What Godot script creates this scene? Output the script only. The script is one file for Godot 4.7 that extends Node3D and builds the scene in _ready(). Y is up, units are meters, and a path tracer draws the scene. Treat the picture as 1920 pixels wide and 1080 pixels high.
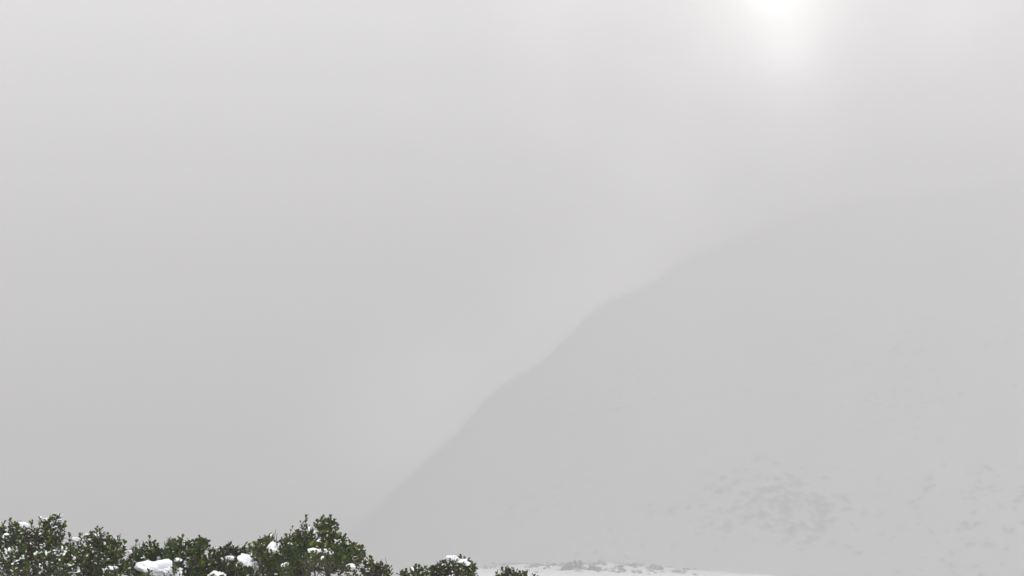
extends Node3D

# ---- view -------------------------------------------------------------
const EYE := Vector3(0.0, 2.2, 0.0)      # the camera stands 2.2 m above the snow
const FOV := 7.0
const PITCH := 3.5
const FOCAL := 8829.1                    # focal length in pixels of a 1920 x 1080 picture
const PX := 8845.0                       # pixels to a metre at one metre, low in the picture
const SUN_WAY := Vector3(490.0, 1093.0, -8778.0)   # towards the sun

var rng := RandomNumberGenerator.new()
var rough := FastNoiseLite.new()
var broad := FastNoiseLite.new()
var streak := FastNoiseLite.new()
var snow_mat: StandardMaterial3D
var leaf_mat: StandardMaterial3D
var bark_mat: StandardMaterial3D
var land_mat: StandardMaterial3D


func at(px: float, py: float, d: float) -> Vector3:
	# the point that lies d metres ahead, in the direction measured in the photograph
	var t := deg_to_rad(PITCH)
	var u := (px - 960.0) / FOCAL
	var v := (540.0 - py) / FOCAL
	var dir := Vector3(u, v * cos(t) + sin(t), -(cos(t) - v * sin(t)))
	return EYE + dir * (d / -dir.z)


func tag(o: Node, label: String, category: String, group := "", kind := "") -> Node:
	o.set_meta("label", label)
	if category: o.set_meta("category", category)
	if group: o.set_meta("group", group)
	if kind: o.set_meta("kind", kind)
	return o


var taken := {}
func numbered(called: String) -> String:
	var n: int = taken.get(called, 0)
	taken[called] = n + 1
	return called if n == 0 else "%s_%03d" % [called, n]


func mesh_from(v: PackedVector3Array, ix: PackedInt32Array, col := PackedColorArray(), nor := PackedVector3Array()) -> ArrayMesh:
	var a := []
	a.resize(Mesh.ARRAY_MAX)
	a[Mesh.ARRAY_VERTEX] = v
	a[Mesh.ARRAY_INDEX] = ix
	if col.size(): a[Mesh.ARRAY_COLOR] = col
	if nor.size(): a[Mesh.ARRAY_NORMAL] = nor
	var m := ArrayMesh.new()
	m.add_surface_from_arrays(Mesh.PRIMITIVE_TRIANGLES, a)
	return m


func put(called: String, m: Mesh, mat: Material, parent: Node) -> MeshInstance3D:
	var o := MeshInstance3D.new()
	o.name = called
	o.mesh = m
	o.material_override = mat
	o.cast_shadow = GeometryInstance3D.SHADOW_CASTING_SETTING_ON
	parent.add_child(o, true)
	return o


func smooth_normals(v: PackedVector3Array, ix: PackedInt32Array) -> PackedVector3Array:
	var n := PackedVector3Array()
	n.resize(v.size())
	for k in range(0, ix.size(), 3):
		var a := v[ix[k]]
		var f := (v[ix[k + 2]] - a).cross(v[ix[k + 1]] - a)
		for j in 3: n[ix[k + j]] += f
	for k in n.size(): n[k] = n[k].normalized()
	return n


# ---- sky --------------------------------------------------------------
func make_sky() -> PanoramaSkyMaterial:
	var w := 2048
	var h := 1024
	var cloud := FastNoiseLite.new()
	cloud.seed = 5
	cloud.frequency = 1.1
	cloud.fractal_octaves = 4
	var sun := SUN_WAY.normalized()
	var tail := (at(1475.0, 100.0, 10.0) - EYE).normalized()   # a thinner place in the cloud below the sun
	var data := PackedFloat32Array()
	data.resize(w * h * 3)
	var k := 0
	for y in h:
		var up := PI * (0.5 - (y + 0.5) / h)
		for x in w:
			var a := TAU * (x + 0.5) / w
			var d := Vector3(sin(a) * cos(up), sin(up), -cos(a) * cos(up))
			var c := 0.9 + 0.6 * pow(1.0 - maxf(d.y, 0.0), 4.0) + 0.22 * cloud.get_noise_3d(d.x * 1.2, d.y * 2.0, d.z * 1.2)
			if d.z < -0.9:   # thin bright cloud behind the ridge
				for lit in [[0.022, 0.0645, 5.5], [-0.0190, 0.0340, 7.0]]:
					var e := Vector2(d.x - lit[0], d.y - lit[1])
					c += lit[2] * exp(-pow(Vector2(e.dot(Vector2(0.81, 0.59)) / 0.024, e.dot(Vector2(-0.59, 0.81)) / 0.0135).length(), 1.7)) * (1.0 + 0.8 * cloud.get_noise_3d(d.x * 34.0, d.y * 34.0, 3.0))
			# the sun's light spread by the cloud that it stands behind
			var off := rad_to_deg(acos(clampf(d.dot(sun), -1.0, 1.0)))
			off *= 1.0 + 0.9 * cloud.get_noise_3d(d.x * 22.0 + 9.0, d.y * 22.0, d.z * 22.0)
			var wide := 1.4 * exp(-pow(off / 1.7, 1.2))
			var core := 4.3 * exp(-pow(off / 0.40, 1.0)) + 2.0 * exp(-pow(d.distance_to(tail) / 0.008, 1.6))
			data[k] = c * 1.0 + wide * 1.10 + core * 1.01
			data[k + 1] = c * 0.997 + wide * 0.99 + core
			data[k + 2] = c * 0.997 + wide * 0.93 + core * 0.985
			k += 3
	var im := Image.create_from_data(w, h, false, Image.FORMAT_RGBF, data.to_byte_array())
	var m := PanoramaSkyMaterial.new()
	m.panorama = ImageTexture.create_from_image(im)
	return m


# ---- land -------------------------------------------------------------
func ground_height(x: float, z: float) -> float:
	# level snow near by, a low rise of the snowfield one to two kilometres off
	var rise := smoothstep(500.0, 1915.0, -z) * 7.0
	rise *= smoothstep(-60.0, 3.5, x) * (1.0 - smoothstep(31.0, 112.0, x))
	var far := smoothstep(80.0, 800.0, -z)
	return rise + rough.get_noise_2d(x * 2.2, z * 2.2) * 0.10 + broad.get_noise_2d(x * 0.43, -z * 0.08) * 1.4 * far + rough.get_noise_2d(x * 1.43, -z * 0.15) * 0.7 * far


const CREST := [Vector3(-168, 12, -4738), Vector3(-116, 61, -4687), Vector3(-56, 120, -4586), Vector3(21, 194, -4435), Vector3(108, 257, -4284),
	Vector3(168, 288, -4183), Vector3(242, 316, -4284), Vector3(350, 344, -4385), Vector3(494, 358, -4435), Vector3(700, 366, -4486)]
const SIDEWAYS := 6.6   # the mountain falls off this much more steeply sideways than towards the front


func mountain_height(x: float, z: float) -> float:
	var best := -1e9
	var p := Vector2(x * SIDEWAYS, z)
	var soft := lerpf(131.0, 403.0, smoothstep(182.0, 385.0, x))   # the crest is rounded, more so where it climbs into the cloud
	for k in CREST.size() - 1:
		var a: Vector3 = CREST[k]
		var b: Vector3 = CREST[k + 1]
		var e := Vector2((b.x - a.x) * SIDEWAYS, b.z - a.z)
		var t := clampf((p - Vector2(a.x * SIDEWAYS, a.z)).dot(e) / e.length_squared(), 0.0, 1.0)
		var dist := p.distance_to(Vector2(a.x * SIDEWAYS, a.z) + e * t)
		best = maxf(best, lerpf(a.y, b.y, t) - 0.16 * (sqrt(dist * dist + soft * soft) - soft))
	# gullies and spurs run down the slope, ledges and roughness on top
	best += broad.get_noise_2d(x * 0.46 + 40.0, z * 0.05) * 12.0 * smoothstep(-14.0, 105.0, best)
	best += rough.get_noise_2d(x * 0.23, z * 0.08) * 10.5 + rough.get_noise_2d(x * 1.14 + 70.0, z * 0.3) * 2.8
	return best


const OUTCROPS := [[Vector3(140, 36, -2490), 44, 0.60], [Vector3(56, 127, -3105), 77, 0.14], [Vector3(304, 162, -3357), 98, 0.26], [Vector3(168, 268, -4032), 70, 0.14], [Vector3(245, 30, -2470), 70, 0.04], [Vector3(10, 8, -2318), 42, 0.30]]


func rock_share(x: float, y: float, z: float) -> float:
	# rock shows in broken diagonal bands, in some places more than in others
	var s := streak.get_noise_3d(y * 8.3 - x * 2.9, x * 1.95 + y * 2.3, z * 0.3)
	var b := broad.get_noise_3d(x * 0.69, y * 1.03 + 300.0, z * 0.12)
	var share := s * 0.9 + b * 0.45 - 0.56
	for o in OUTCROPS:
		var c: Vector3 = o[0]
		share += o[2] * exp(-pow(Vector3(x - c.x, y - c.y, (z - c.z) * 0.35).length() / o[1], 2.0))
	return share


func make_land() -> void:
	# one sheet of snow that runs under everything
	var v := PackedVector3Array()
	var ix := PackedInt32Array()
	var xs := []
	var zs := []
	var x := -920.0
	while x <= 920.0:
		xs.append(x)
		x += 2.4 if absf(x - 48.0) < 140.0 else 20.0
	var z := 8.0
	while z >= -4900.0:
		zs.append(z)
		z -= 9.0 if z > -2300.0 else 60.0
	for zz in zs:
		for xx in xs:
			v.append(Vector3(xx, ground_height(xx, zz), zz))
	var n := xs.size()
	for r in zs.size() - 1:
		for c in n - 1:
			var o := r * n + c
			ix.append_array([o, o + n, o + 1, o + 1, o + n, o + n + 1])
	var g := put("snowy_ground", mesh_from(v, ix, PackedColorArray(), smooth_normals(v, ix)), snow_mat, self)
	tag(g, "pale snow covered ground fading into the fog", "", "", "structure")

	v = PackedVector3Array()
	ix = PackedInt32Array()
	var col := PackedColorArray()
	var nx := 563
	var nz := 545
	for r in nz:
		for c in nx:
			var px := -297.0 + c * 1.93 + rng.randf_range(-0.7, 0.7)
			var pz := -1764.0 - r * 5.55 + rng.randf_range(-2.0, 2.0)
			var py := mountain_height(px, pz)
			var share := -1.0
			if py > -8.0: share = rock_share(px, py, pz) + rng.randf_range(-0.26, 0.26)
			if share > 0.0:
				py += minf(share * 7.0, 1.75)
				var t := rng.randf_range(0.6, 1.3)
				col.append(Color(0.12 * t, 0.116 * t, 0.112 * t))
			else:
				col.append(Color(0.82, 0.82, 0.83))
			v.append(Vector3(px, py, pz))
	for r in nz - 1:
		for c in nx - 1:
			var o := r * nx + c
			if v[o].y < -30.0 and v[o + 1].y < -30.0 and v[o + nx].y < -30.0 and v[o + nx + 1].y < -30.0:
				continue
			ix.append_array([o, o + nx, o + 1, o + 1, o + nx, o + nx + 1])
	var m := put("mountain", mesh_from(v, ix, col), land_mat, self)
	tag(m, "steep snow streaked rocky mountain side lost in fog", "", "", "structure")


# ---- shrubs -----------------------------------------------------------
class Leaves:
	var v := PackedVector3Array()
	var ix := PackedInt32Array()
	var col := PackedColorArray()

	func leaf(p: Vector3, along: Vector3, up: Vector3, length: float, width: float, c: Color) -> void:
		var side := along.cross(up).normalized()
		var n := side.cross(along)
		var o := v.size()
		v.append(p)
		v.append(p + along * length * 0.58 + side * width * 0.5 + n * width * 0.16)
		v.append(p + along * length * 0.55 - n * width * 0.04)
		v.append(p + along * length * 0.58 - side * width * 0.5 + n * width * 0.16)
		v.append(p + along * length * 0.90 + side * width * 0.26 + n * width * 0.02)
		v.append(p + along * length * 0.90 - side * width * 0.26 + n * width * 0.02)
		for k in 6: col.append(c)
		ix.append_array([o, o + 2, o + 1, o + 1, o + 2, o + 4, o, o + 3, o + 2, o + 3, o + 5, o + 2, o + 2, o + 5, o + 4])

	func tube(a: Vector3, b: Vector3, ra: float, rb: float, sides: int) -> void:
		var d := (b - a).normalized()
		var s := d.cross(Vector3.RIGHT if absf(d.x) < 0.8 else Vector3.UP).normalized()
		var t := d.cross(s)
		var o := v.size()
		for k in sides:
			var w := TAU * k / sides
			var e := s * cos(w) + t * sin(w)
			v.append(a + e * ra)
			v.append(b + e * rb)
		for k in sides:
			var i := o + 2 * k
			var j := o + 2 * ((k + 1) % sides)
			ix.append_array([i, i + 1, j, j, i + 1, j + 1])

	func lump(p: Vector3, r: Vector3, turn: Basis) -> void:
		var o := v.size()
		var ring := 6
		v.append(p + turn * Vector3(0, r.y, 0))
		for lat in 2:
			var e := 0.75 if lat == 0 else -0.15
			var y := e * r.y * 0.9
			var s := sqrt(1.0 - e * e)
			for k in ring:
				var w := TAU * (k + 0.5 * lat) / ring
				v.append(p + turn * Vector3(cos(w) * r.x * s, y, sin(w) * r.z * s))
		v.append(p + turn * Vector3(0, -r.y * 0.35, 0))
		for k in ring:
			var j := (k + 1) % ring
			ix.append_array([o, o + 1 + j, o + 1 + k])
			ix.append_array([o + 1 + k, o + 1 + j, o + 1 + ring + k, o + 1 + j, o + 1 + ring + j, o + 1 + ring + k])
			ix.append_array([o + 1 + ring + k, o + 1 + ring + j, o + 1 + 2 * ring])


func tint(warm: float) -> Color:
	# evergreen leaves: mostly dark green, some olive, a few brown
	var t := rng.randf_range(0.45, 1.5)
	var q := rng.randf()
	if q < 0.08 + 0.12 * warm: return Color(0.040 * t, 0.020 * t, 0.013 * t)
	if q < 0.50: return Color(0.066 * t, 0.080 * t, 0.007 * t)
	return Color(0.020 * t, 0.048 * t, 0.007 * t)


func shoot(lv: Leaves, br: Leaves, snow: Leaves, a: Vector3, b: Vector3, size: float, dusting: float, warm: float, gap := 0.0125) -> void:
	# a leafy shoot from a to its tip b, gently bent
	var len := a.distance_to(b)
	var d := (b - a) / len
	var bend := Vector3(rng.randf_range(-1, 1), rng.randf_range(-0.2, 0.8), rng.randf_range(-1, 1)) * len * 0.12
	var mid := (a + b) * 0.5 + bend
	br.tube(a, mid, 0.0035, 0.0026, 3)
	br.tube(mid, b, 0.0026, 0.0014, 3)
	var s := d.cross(Vector3(0.3, 0.2, 0.93)).normalized()
	var t := d.cross(s)
	var n := maxi(4, int(len / gap)) if gap < 0.1 else 0   # a bare twig has no leaves
	var turn := rng.randf() * TAU
	for k in n:
		var f := 0.12 + 0.88 * (k + rng.randf() * 0.6) / n
		if f > 1.0: f = 1.0
		var p := a * (1 - f) * (1 - f) + mid * 2.0 * f * (1 - f) + b * f * f
		turn += 2.4 + rng.randf_range(-0.5, 0.5)
		var e := s * cos(turn) + t * sin(turn)
		var spread := lerpf(1.15, 0.45, f) * rng.randf_range(0.7, 1.3)
		var along := (d * cos(spread) + e * sin(spread) + Vector3(0, 0.15, 0)).normalized()
		var up := (d * 0.6 + Vector3.UP * 0.8 + Vector3(rng.randf_range(-0.5, 0.5), 0, rng.randf_range(-0.5, 0.5))).normalized()
		if absf(along.dot(up)) > 0.96: up = e
		var l := size * rng.randf_range(0.7, 1.15)
		var start := p + e * 0.003
		lv.leaf(start, along, up, l, l * rng.randf_range(0.58, 0.76), tint(warm))
		if rng.randf() < dusting * (0.4 + f):
			var q := l * rng.randf_range(0.18, 0.48)
			var side := along.cross(up).normalized()
			var lie := Basis(side, side.cross(along), -along) if rng.randf() < 0.7 else Basis(Vector3.UP, rng.randf() * TAU)
			snow.lump(start + along * l * 0.55 + Vector3(0, 0.004, 0), Vector3(q * rng.randf_range(0.7, 1.0), q * rng.randf_range(0.35, 0.7), q * rng.randf_range(0.8, 1.5)), lie)


func shrub(label: String, depth: float, foot_px: float, lobes: Array, tips: Array, size: float, dusting: float, warm: float) -> void:
	depth += 29.0
	var foot := at(foot_px, 1080.0, depth)
	foot.y = ground_height(foot.x, foot.z)
	var root := Node3D.new()
	root.name = numbered("evergreen_shrub")
	add_child(root)
	root.position = foot
	tag(root, label, "shrub", "evergreen shrubs in the foreground")
	var lv := Leaves.new()
	var br := Leaves.new()
	var sn := Leaves.new()
	# the visible crown
	var list := []
	for l in lobes:
		var dz: float = l[4] if l.size() > 4 else 0.0
		var c: Vector3 = at(l[0], l[1], depth + dz) - foot
		var rx: float = l[2] * depth / PX
		var ry: float = l[3] * depth / PX
		list.append([c, Vector3(rx, ry, maxf(rx, ry) * 0.9 + 0.05), 1.0])
	# the body of the shrub below it, reaching nearly to the snow
	var mean := Vector3.ZERO
	var wide := 0.0
	for l in list:
		mean += l[0] / list.size()
		wide = maxf(wide, l[1].x)
	for k in 8:
		var y := lerpf(0.42, 1.9, k / 7.0)
		var w := k * 2.4 + rng.randf()
		var r := clampf(wide, 0.26, 0.42) * (1.25 if k < 5 else 1.0)
		list.append([Vector3(mean.x * y / 2.3 + cos(w) * r * 0.75, y, mean.z * y / 2.3 + sin(w) * r * 0.6), Vector3(r * 1.1, 0.34, r * 1.1), 0.42 if k < 6 else 0.9])
	var stems := []
	var reach_px := 40.0 if lobes.size() < 9 else 110.0
	for l in list:
		var c: Vector3 = l[0]
		var r: Vector3 = l[1]
		# a limb from the foot to the heart of the lobe
		var low := Vector3(rng.randf_range(-0.09, 0.09), -0.05, rng.randf_range(-0.09, 0.09))
		var heart := c - Vector3(0, r.y * 0.5, 0)
		var knee := low.lerp(heart, 0.5) + Vector3(rng.randf_range(-0.1, 0.1), 0, rng.randf_range(-0.1, 0.1))
		stems.append([low, knee, heart])
		var area := (r.x * r.y + r.y * r.z + r.x * r.z) * 4.2
		var count := int(maxf(10.0, area * 250.0 * float(l[2])))
		for k in count:
			var e := Vector3(rng.randfn(), rng.randfn(), rng.randfn()).normalized()
			if e.y < -0.45: e.y = -e.y
			var reach := rng.randf_range(0.45, 1.0) if k % 3 == 0 else rng.randf_range(0.82, 1.04)
			var b := c + e * r * reach
			var grow := (e + Vector3(0, 0.9, 0) + Vector3(rng.randf_range(-0.5, 0.5), rng.randf_range(-0.3, 0.3), rng.randf_range(-0.5, 0.5))).normalized()
			var a := b - grow * minf(rng.randf_range(0.07, 0.17), maxf(0.07, r.y * 1.3))
			shoot(lv, br, sn, a, b, size * 1.38, dusting * (1.0 if e.y > -0.1 else 0.4), warm)
			if k % 9 == 0: br.tube(heart, a, 0.006, 0.0035, 3)
	# bits of snow caught in the forks
	for l in list:
		for k in int(dusting * 85.0 * (l[1].x + 0.05)):
			var e := Vector3(rng.randfn(), absf(rng.randfn()) * 0.7 + 0.1, rng.randfn()).normalized()
			var q := rng.randf_range(0.007, 0.022)
			sn.lump(l[0] + e * l[1] * rng.randf_range(0.8, 0.98), Vector3(q * rng.randf_range(0.7, 1.6), q * rng.randf_range(0.5, 0.9), q), Basis(Vector3.UP, rng.randf() * TAU) * Basis(Vector3.RIGHT, rng.randf_range(-0.5, 0.5)))
	# the shoots that stand out against the sky
	for t in tips:
		var b: Vector3 = at(t[0], t[1], depth) - foot
		var sway := Vector3(rng.randf_range(-0.25, 0.25), -1.0, rng.randf_range(-0.3, 0.3)).normalized()
		var long: float = t[2] if t.size() > 2 else 0.13
		shoot(lv, br, sn, b + sway * long, b, size * 1.3, dusting * 0.5, warm, t[3] if t.size() > 3 else 0.011)
	# sprigs that come up through the snow lying on the shrub
	for c in clumps:
		if absf(float(c[1]) - foot_px) > reach_px: continue
		for k in int(3.0 + float(c[3]) * 0.22):
			var px: float = c[1] + rng.randf_range(-0.55, 0.55) * float(c[3])
			var py: float = c[2] + float(c[4]) * rng.randf_range(0.0, 0.75)
			var b: Vector3 = at(px, py, float(c[5]) + 29.10 - float(c[3]) * 0.0017 * rng.randf_range(0.6, 1.3)) - foot
			shoot(lv, br, sn, b + Vector3(rng.randf_range(-0.03, 0.03), -0.09, rng.randf_range(-0.02, 0.04)), b, size * 1.15, dusting, warm)
	for s in stems:
		br.tube(s[0], s[1], 0.020, 0.014, 6)
		br.tube(s[1], s[2], 0.014, 0.007, 6)
	put("branches", mesh_from(br.v, br.ix), bark_mat, root)
	tag(put("foliage", mesh_from(lv.v, lv.ix, lv.col), leaf_mat, root), "small dark evergreen leaves", "", "", "stuff")
	if sn.v.size():
		tag(put("snow_dusting", mesh_from(sn.v, sn.ix, PackedColorArray(), smooth_normals(sn.v, sn.ix)), snow_mat, root), "specks of snow caught on the leaves", "", "", "stuff")


func snow_clump(label: String, px: float, py: float, w: float, h: float, depth: float, lumps := 4) -> void:
	# a heap of wet snow: lumps that run together
	depth += 29.10
	var c := at(px, py, depth)
	var r := Vector3(w * 0.56 * depth / PX, h * 0.72 * depth / PX, w * 0.42 * depth / PX)
	var balls := [[Vector3.ZERO, 0.5]]
	for k in lumps + 4:
		var a := rng.randf() * TAU
		balls.append([Vector3(cos(a) * rng.randf_range(0.2, 0.62), rng.randf_range(-0.3, 0.45), sin(a) * rng.randf_range(0.2, 0.5)), rng.randf_range(0.26, 0.46)])
	var v := PackedVector3Array()
	var ix := PackedInt32Array()
	var seg := 40
	var rings := 26
	var shift := rng.randf() * 100.0
	for i in rings + 1:
		var la := PI * i / rings
		for j in seg:
			var lo := TAU * j / seg
			var d := Vector3(sin(la) * cos(lo), cos(la), sin(la) * sin(lo))
			var far := 0.0
			for b in balls:
				var o: Vector3 = b[0]
				var q: float = d.dot(o)
				var disc: float = q * q - o.length_squared() + float(b[1]) * float(b[1])
				if disc > 0.0:
					var s := q + sqrt(disc)
					far = maxf(far, s) + 0.06 * exp(-absf(far - s) * 12.0)
			far += 0.32 * rough.get_noise_3d(d.x * 16.0 + shift, d.y * 16.0, d.z * 16.0) + 0.18 * rough.get_noise_3d(d.x * 50.0, d.y * 50.0 + shift, d.z * 50.0)
			var p := d * far
			if p.y < -0.45: p.y = -0.45 + (p.y + 0.45) * 0.4
			v.append(p * r)
	for i in rings:
		for j in seg:
			var k := (j + 1) % seg
			ix.append_array([i * seg + j, i * seg + k, (i + 1) * seg + j, i * seg + k, (i + 1) * seg + k, (i + 1) * seg + j])
	var o := put(numbered("snow_clump"), mesh_from(v, ix, PackedColorArray(), smooth_normals(v, ix)), snow_mat, self)
	o.position = c
	tag(o, label, "snow clump", "snow clumps lying on the shrubs")


var clumps := [
	["snow clump with a dark hollow below at the left edge of the picture", 15, 1034, 40, 24, 5.45],
	["snow clump cut off by the bottom left corner of the picture", 2, 1076, 24, 26, 5.3],
	["greyish snow clump near the top of the far left shrub", 41, 987, 30, 16, 5.55],
	["largest snow clump, a long rounded heap at the bottom edge", 290, 1070, 84, 32, 5.9, 5],
	["rounded snow lump leaning on the right end of the largest snow clump", 323, 1074, 46, 26, 5.8],
	["small snow clump at the bottom edge right of the largest snow clump", 408, 1078, 38, 16, 5.9],
	["small slanting snow clump left of the tall fluffy snow clump", 431, 1047, 26, 12, 6.35],
	["tall fluffy snow clump left of the tallest shrub", 469, 1057, 46, 34, 6.0, 6],
	["lower snow clump hanging under the tall fluffy snow clump", 472, 1076, 20, 20, 5.95],
	["snow clump on the left shoulder of the tallest shrub", 510, 1030, 32, 22, 5.9, 5],
	["flat snow clump on the front ledge of the tallest shrub", 596, 1034, 44, 10, 5.5, 5],
	["thin snow clump at the right end of the ledge on the tallest shrub", 618, 1037, 16, 8, 5.5],
	["tiny slanting snow clump low on the front of the tallest shrub", 534, 1060, 14, 9, 5.45],
	["small snow clump on the right slope of the tallest shrub", 657, 1063, 20, 12, 5.6],
	["snow clump capping the left top of the lone round shrub", 847, 1050, 26, 20, 7.45],
	["snow clump on the right top of the lone round shrub", 869, 1056, 26, 12, 7.35],
	["snow clump on the left leafy crown of the broad flat topped shrub", 333, 1050, 18, 9, 5.75],
	["small snow clump in the gap between the two shrubs at the left", 140, 1012, 24, 10, 5.6],
	["small snow clump low on the pointed rounded shrub at the left", 208, 1065, 28, 10, 5.6],
	["small snow clump at the bottom edge of the far left shrub", 140, 1070, 22, 12, 5.4],
]


func make_shrubs() -> void:
	shrub("dark frosted evergreen shrub at the far left with the tallest left peak", 5.6, 60, [[18, 1012, 34, 32], [100, 1000, 26, 32], [66, 1022, 44, 32], [60, 1060, 90, 40, -0.1], [132, 1045, 34, 30]],
		[[104, 965], [112, 966], [97, 968], [75, 973], [60, 978], [20, 976], [35, 979], [6, 980], [122, 982], [130, 1000], [152, 1003]], 0.027, 0.20, 0.7)
	shrub("rounded evergreen shrub with a pointed top beside the far left shrub", 6.0, 195, [[183, 1018, 26, 24], [212, 1032, 28, 24], [185, 1060, 62, 36]],
		[[181, 990], [188, 993], [172, 998], [200, 1000], [222, 1005], [164, 1005], [232, 1015], [150, 1000, 0.1, 0.2]], 0.027, 0.14, 0.4)
	shrub("small evergreen shrub with thin upright sprigs behind the largest snow clump", 6.5, 275, [[262, 1048, 22, 18], [282, 1040, 18, 20], [297, 1046, 13, 18], [275, 1068, 45, 26]],
		[[281, 1010, 0.11], [271, 1018], [297, 1020], [289, 1018], [257, 1016, 0.09, 0.03], [305, 1032], [250, 1026], [254, 1013, 0.11, 0.2], [262, 1017, 0.08, 0.2]], 0.028, 0.11, 0.4)
	shrub("broad flat topped evergreen shrub with two leafy crowns right of the largest snow clump", 6.2, 352, [[332, 1030, 24, 19], [358, 1034, 26, 19], [379, 1026, 12, 17], [352, 1064, 54, 36]],
		[[317, 1012], [336, 1009], [326, 1013], [342, 1009], [350, 1014], [368, 1016], [376, 1007], [383, 1012], [390, 1015], [310, 1022], [391, 1025]], 0.029, 0.07, 0.5)
	shrub("low evergreen shrub in the dip before the tallest shrub", 6.6, 430, [[408, 1044, 17, 15], [432, 1040, 18, 18], [456, 1042, 15, 16], [432, 1070, 48, 28]],
		[[405, 1029], [413, 1029], [431, 1018, 0.1, 0.012], [437, 1024], [459, 1021, 0.1, 0.014], [450, 1028], [422, 1029], [443, 1029], [396, 1037], [428, 1014, 0.1, 0.2]], 0.028, 0.08, 0.5)
	shrub("tallest and widest evergreen shrub with a round leafy head", 6.1, 590, [[490, 1030, 22, 14], [506, 1022, 16, 16], [545, 1020, 26, 16], [572, 1012, 26, 20], [612, 992, 21, 22, 0.1], [618, 1020, 34, 28], [590, 1050, 88, 34, -0.15], [655, 1046, 34, 28], [520, 1064, 66, 34]],
		[[574, 968, 0.12, 0.014], [563, 976, 0.12, 0.022], [549, 988, 0.12, 0.022], [556, 994, 0.1, 0.02], [604, 970, 0.12, 0.012], [594, 978, 0.12, 0.015], [590, 982, 0.1, 0.016], [620, 969], [612, 972], [628, 977], [633, 985], [576, 985], [584, 992], [540, 1008], [530, 1013], [505, 1003, 0.09, 0.014], [499, 1008], [490, 1010], [484, 1014], [470, 1020], [645, 1013], [638, 1012], [648, 1025], [672, 1023, 0.14, 0.013], [678, 1026, 0.12, 0.013], [665, 1030], [690, 1048], [696, 1046], [517, 993, 0.12, 0.2], [520, 999, 0.10, 0.2]], 0.028, 0.06, 0.5)
	shrub("small evergreen shrub at the right foot of the tallest shrub", 6.8, 712, [[690, 1068, 16, 16], [712, 1070, 20, 12]],
		[[704, 1056], [712, 1056], [718, 1060], [731, 1062], [725, 1062], [698, 1055], [722, 1045, 0.12, 0.2], [716, 1048, 0.09, 0.2]], 0.028, 0.10, 1.0)
	shrub("small evergreen shrub between two gaps left of the snow capped shrub", 7.2, 778, [[762, 1078, 14, 9], [785, 1074, 18, 11]],
		[[779, 1063], [787, 1063], [798, 1061], [761, 1069], [753, 1073], [794, 1068]], 0.028, 0.10, 1.0)
	shrub("round evergreen shrub capped with snow standing alone right of the hedge", 7.6, 850, [[852, 1062, 34, 16], [880, 1068, 14, 12], [822, 1074, 20, 12], [850, 1082, 44, 18]],
		[[862, 1043], [855, 1046], [848, 1050], [826, 1060], [836, 1058], [882, 1054], [872, 1050], [890, 1064], [815, 1068]], 0.030, 0.12, 1.0)
	shrub("small evergreen shrub at the right end of the row with two tips", 8.0, 955, [[948, 1079, 19, 10], [978, 1084, 8, 6]],
		[[940, 1067], [950, 1065], [957, 1067], [962, 1066], [932, 1073], [967, 1073], [976, 1075], [984, 1074]], 0.030, 0.03, 0.8)

	for c in clumps:
		snow_clump(c[0], c[1], c[2], c[3], c[4], c[5], c[6] if c.size() > 6 else 4)


func far_shrub_mesh(leaves: int) -> ArrayMesh:
	var lv := Leaves.new()
	for k in leaves:
		var e := Vector3(rng.randfn(), rng.randfn() * 0.8 + 0.3, rng.randfn()).normalized()
		var p := Vector3(e.x * 0.5, e.y * 0.55, e.z * 0.5) * rng.randf_range(0.4, 1.0)
		lv.leaf(p, (e + Vector3(0, 0.5, 0)).normalized(), Vector3(rng.randf_range(-1, 1), 0.4, rng.randf_range(-1, 1)).normalized(), 0.24, 0.15, tint(0.6))
	for k in 3: lv.tube(Vector3(0, -0.2, 0), Vector3(rng.randf_range(-0.3, 0.3), 0.3, rng.randf_range(-0.3, 0.3)), 0.03, 0.015, 4)
	while lv.col.size() < lv.v.size(): lv.col.append(Color(0.03, 0.022, 0.016))
	return mesh_from(lv.v, lv.ix, lv.col)


func make_far_shrubs() -> void:
	var kinds := [far_shrub_mesh(46), far_shrub_mesh(60), far_shrub_mesh(38)]
	for k in 240:
		var d := rng.randf_range(1200.0, 1960.0)
		var px := 885.0 + 420.0 * pow(rng.randf(), 0.9)
		var p := at(px, 1070.0, d)
		p.y = ground_height(p.x, p.z) + 0.05
		var o := put(numbered("far_shrub"), kinds[k % 3], leaf_mat, self)
		o.position = p
		o.rotation.y = rng.randf() * TAU
		var s := 0.8 + 1.5 * pow(rng.randf(), 2.0)
		o.scale = Vector3(s * rng.randf_range(0.9, 1.5), s * rng.randf_range(0.6, 0.9), s)
		tag(o, "tiny dark shrub poking out of the distant snowfield in the fog", "shrub", "tiny shrubs scattered over the distant snowfield")
	var more := [[1078, 1280.0, 4.0, "grey fog veiled bush at the bottom edge of the snowfield"], [1112, 1268.0, 2.4, "small grey bush right of the larger fog veiled bush at the bottom edge"], [1062, 1274.0, 2.3, "small grey bush left of the larger fog veiled bush at the bottom edge"]]
	for m in more:
		var p := at(m[0], 1080.0, m[1])
		p.y = ground_height(p.x, p.z)
		var o := put(numbered("far_shrub"), far_shrub_mesh(220), leaf_mat, self)
		o.position = p
		var s: float = m[2]
		o.scale = Vector3(s * 1.2, s, s)
		tag(o, m[3], "shrub", "bushes at the near edge of the snowfield")


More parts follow.
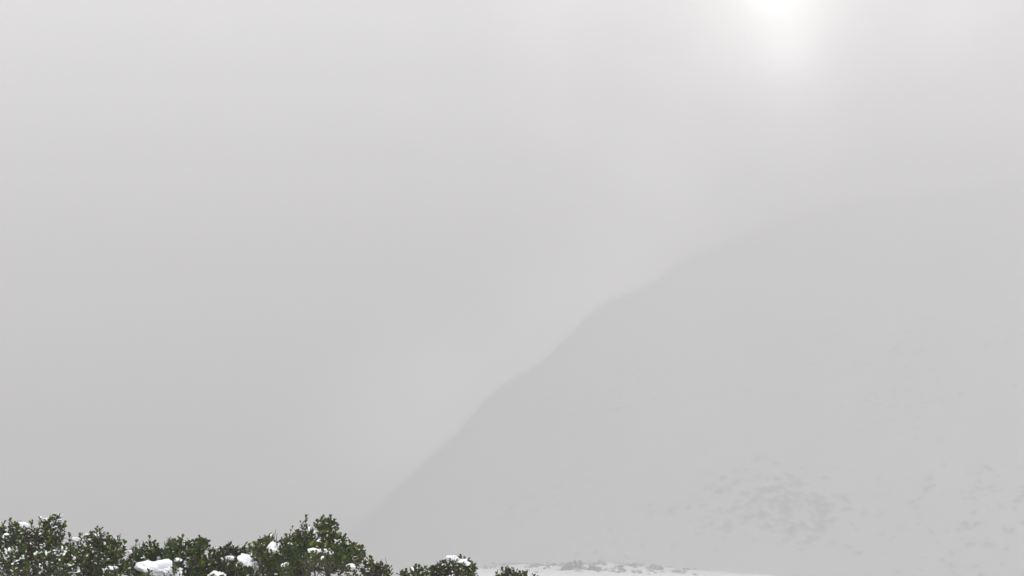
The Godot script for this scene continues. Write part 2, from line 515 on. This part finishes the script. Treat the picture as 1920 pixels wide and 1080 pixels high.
func _ready() -> void:
	rng.seed = 20240117
	# camera
	var cam := Camera3D.new()
	cam.name = "camera"
	cam.fov = FOV
	cam.near = 0.1
	cam.far = 9000.0
	add_child(cam)
	cam.position = EYE
	cam.rotation_degrees = Vector3(PITCH, 0, 0)
	cam.current = true
	# sky, fog, exposure
	var env := Environment.new()
	env.background_mode = Environment.BG_SKY
	env.sky = Sky.new()
	env.sky.sky_material = make_sky()
	env.tonemap_mode = Environment.TONE_MAPPER_LINEAR
	env.tonemap_exposure = 2.42
	env.fog_enabled = true
	env.fog_density = 0.00112
	env.fog_light_color = Color(0.932, 0.927, 0.931)
	env.sdfgi_enabled = true
	env.ssao_enabled = true
	env.ssil_enabled = true
	var we := WorldEnvironment.new()
	we.name = "environment"
	we.environment = env
	add_child(we)
	# the veiled sun
	var sun := DirectionalLight3D.new()
	sun.name = "sun"
	sun.light_energy = 0.5
	sun.light_angular_distance = 12.0
	sun.light_color = Color(1.0, 0.97, 0.93)
	sun.shadow_enabled = true
	add_child(sun)
	sun.look_at_from_position(SUN_WAY.normalized() * 100.0, Vector3.ZERO)
	# noise and materials
	rough.seed = 3
	rough.frequency = 0.05
	rough.fractal_octaves = 4
	broad.seed = 8
	broad.frequency = 0.012
	broad.fractal_octaves = 4
	streak.seed = 12
	streak.frequency = 0.035
	streak.fractal_octaves = 4
	snow_mat = StandardMaterial3D.new()
	snow_mat.albedo_color = Color(0.70, 0.71, 0.73).linear_to_srgb()
	snow_mat.roughness = 0.75
	leaf_mat = StandardMaterial3D.new()
	leaf_mat.vertex_color_use_as_albedo = true
	leaf_mat.roughness = 0.62
	leaf_mat.metallic_specular = 0.28
	leaf_mat.backlight_enabled = true
	leaf_mat.backlight = Color(0.3, 0.3, 0.3)
	bark_mat = StandardMaterial3D.new()
	bark_mat.albedo_color = Color(0.050, 0.037, 0.028).linear_to_srgb()
	bark_mat.roughness = 0.9
	land_mat = StandardMaterial3D.new()
	land_mat.vertex_color_use_as_albedo = true
	land_mat.roughness = 0.9
	make_land()
	make_shrubs()
	make_far_shrubs()
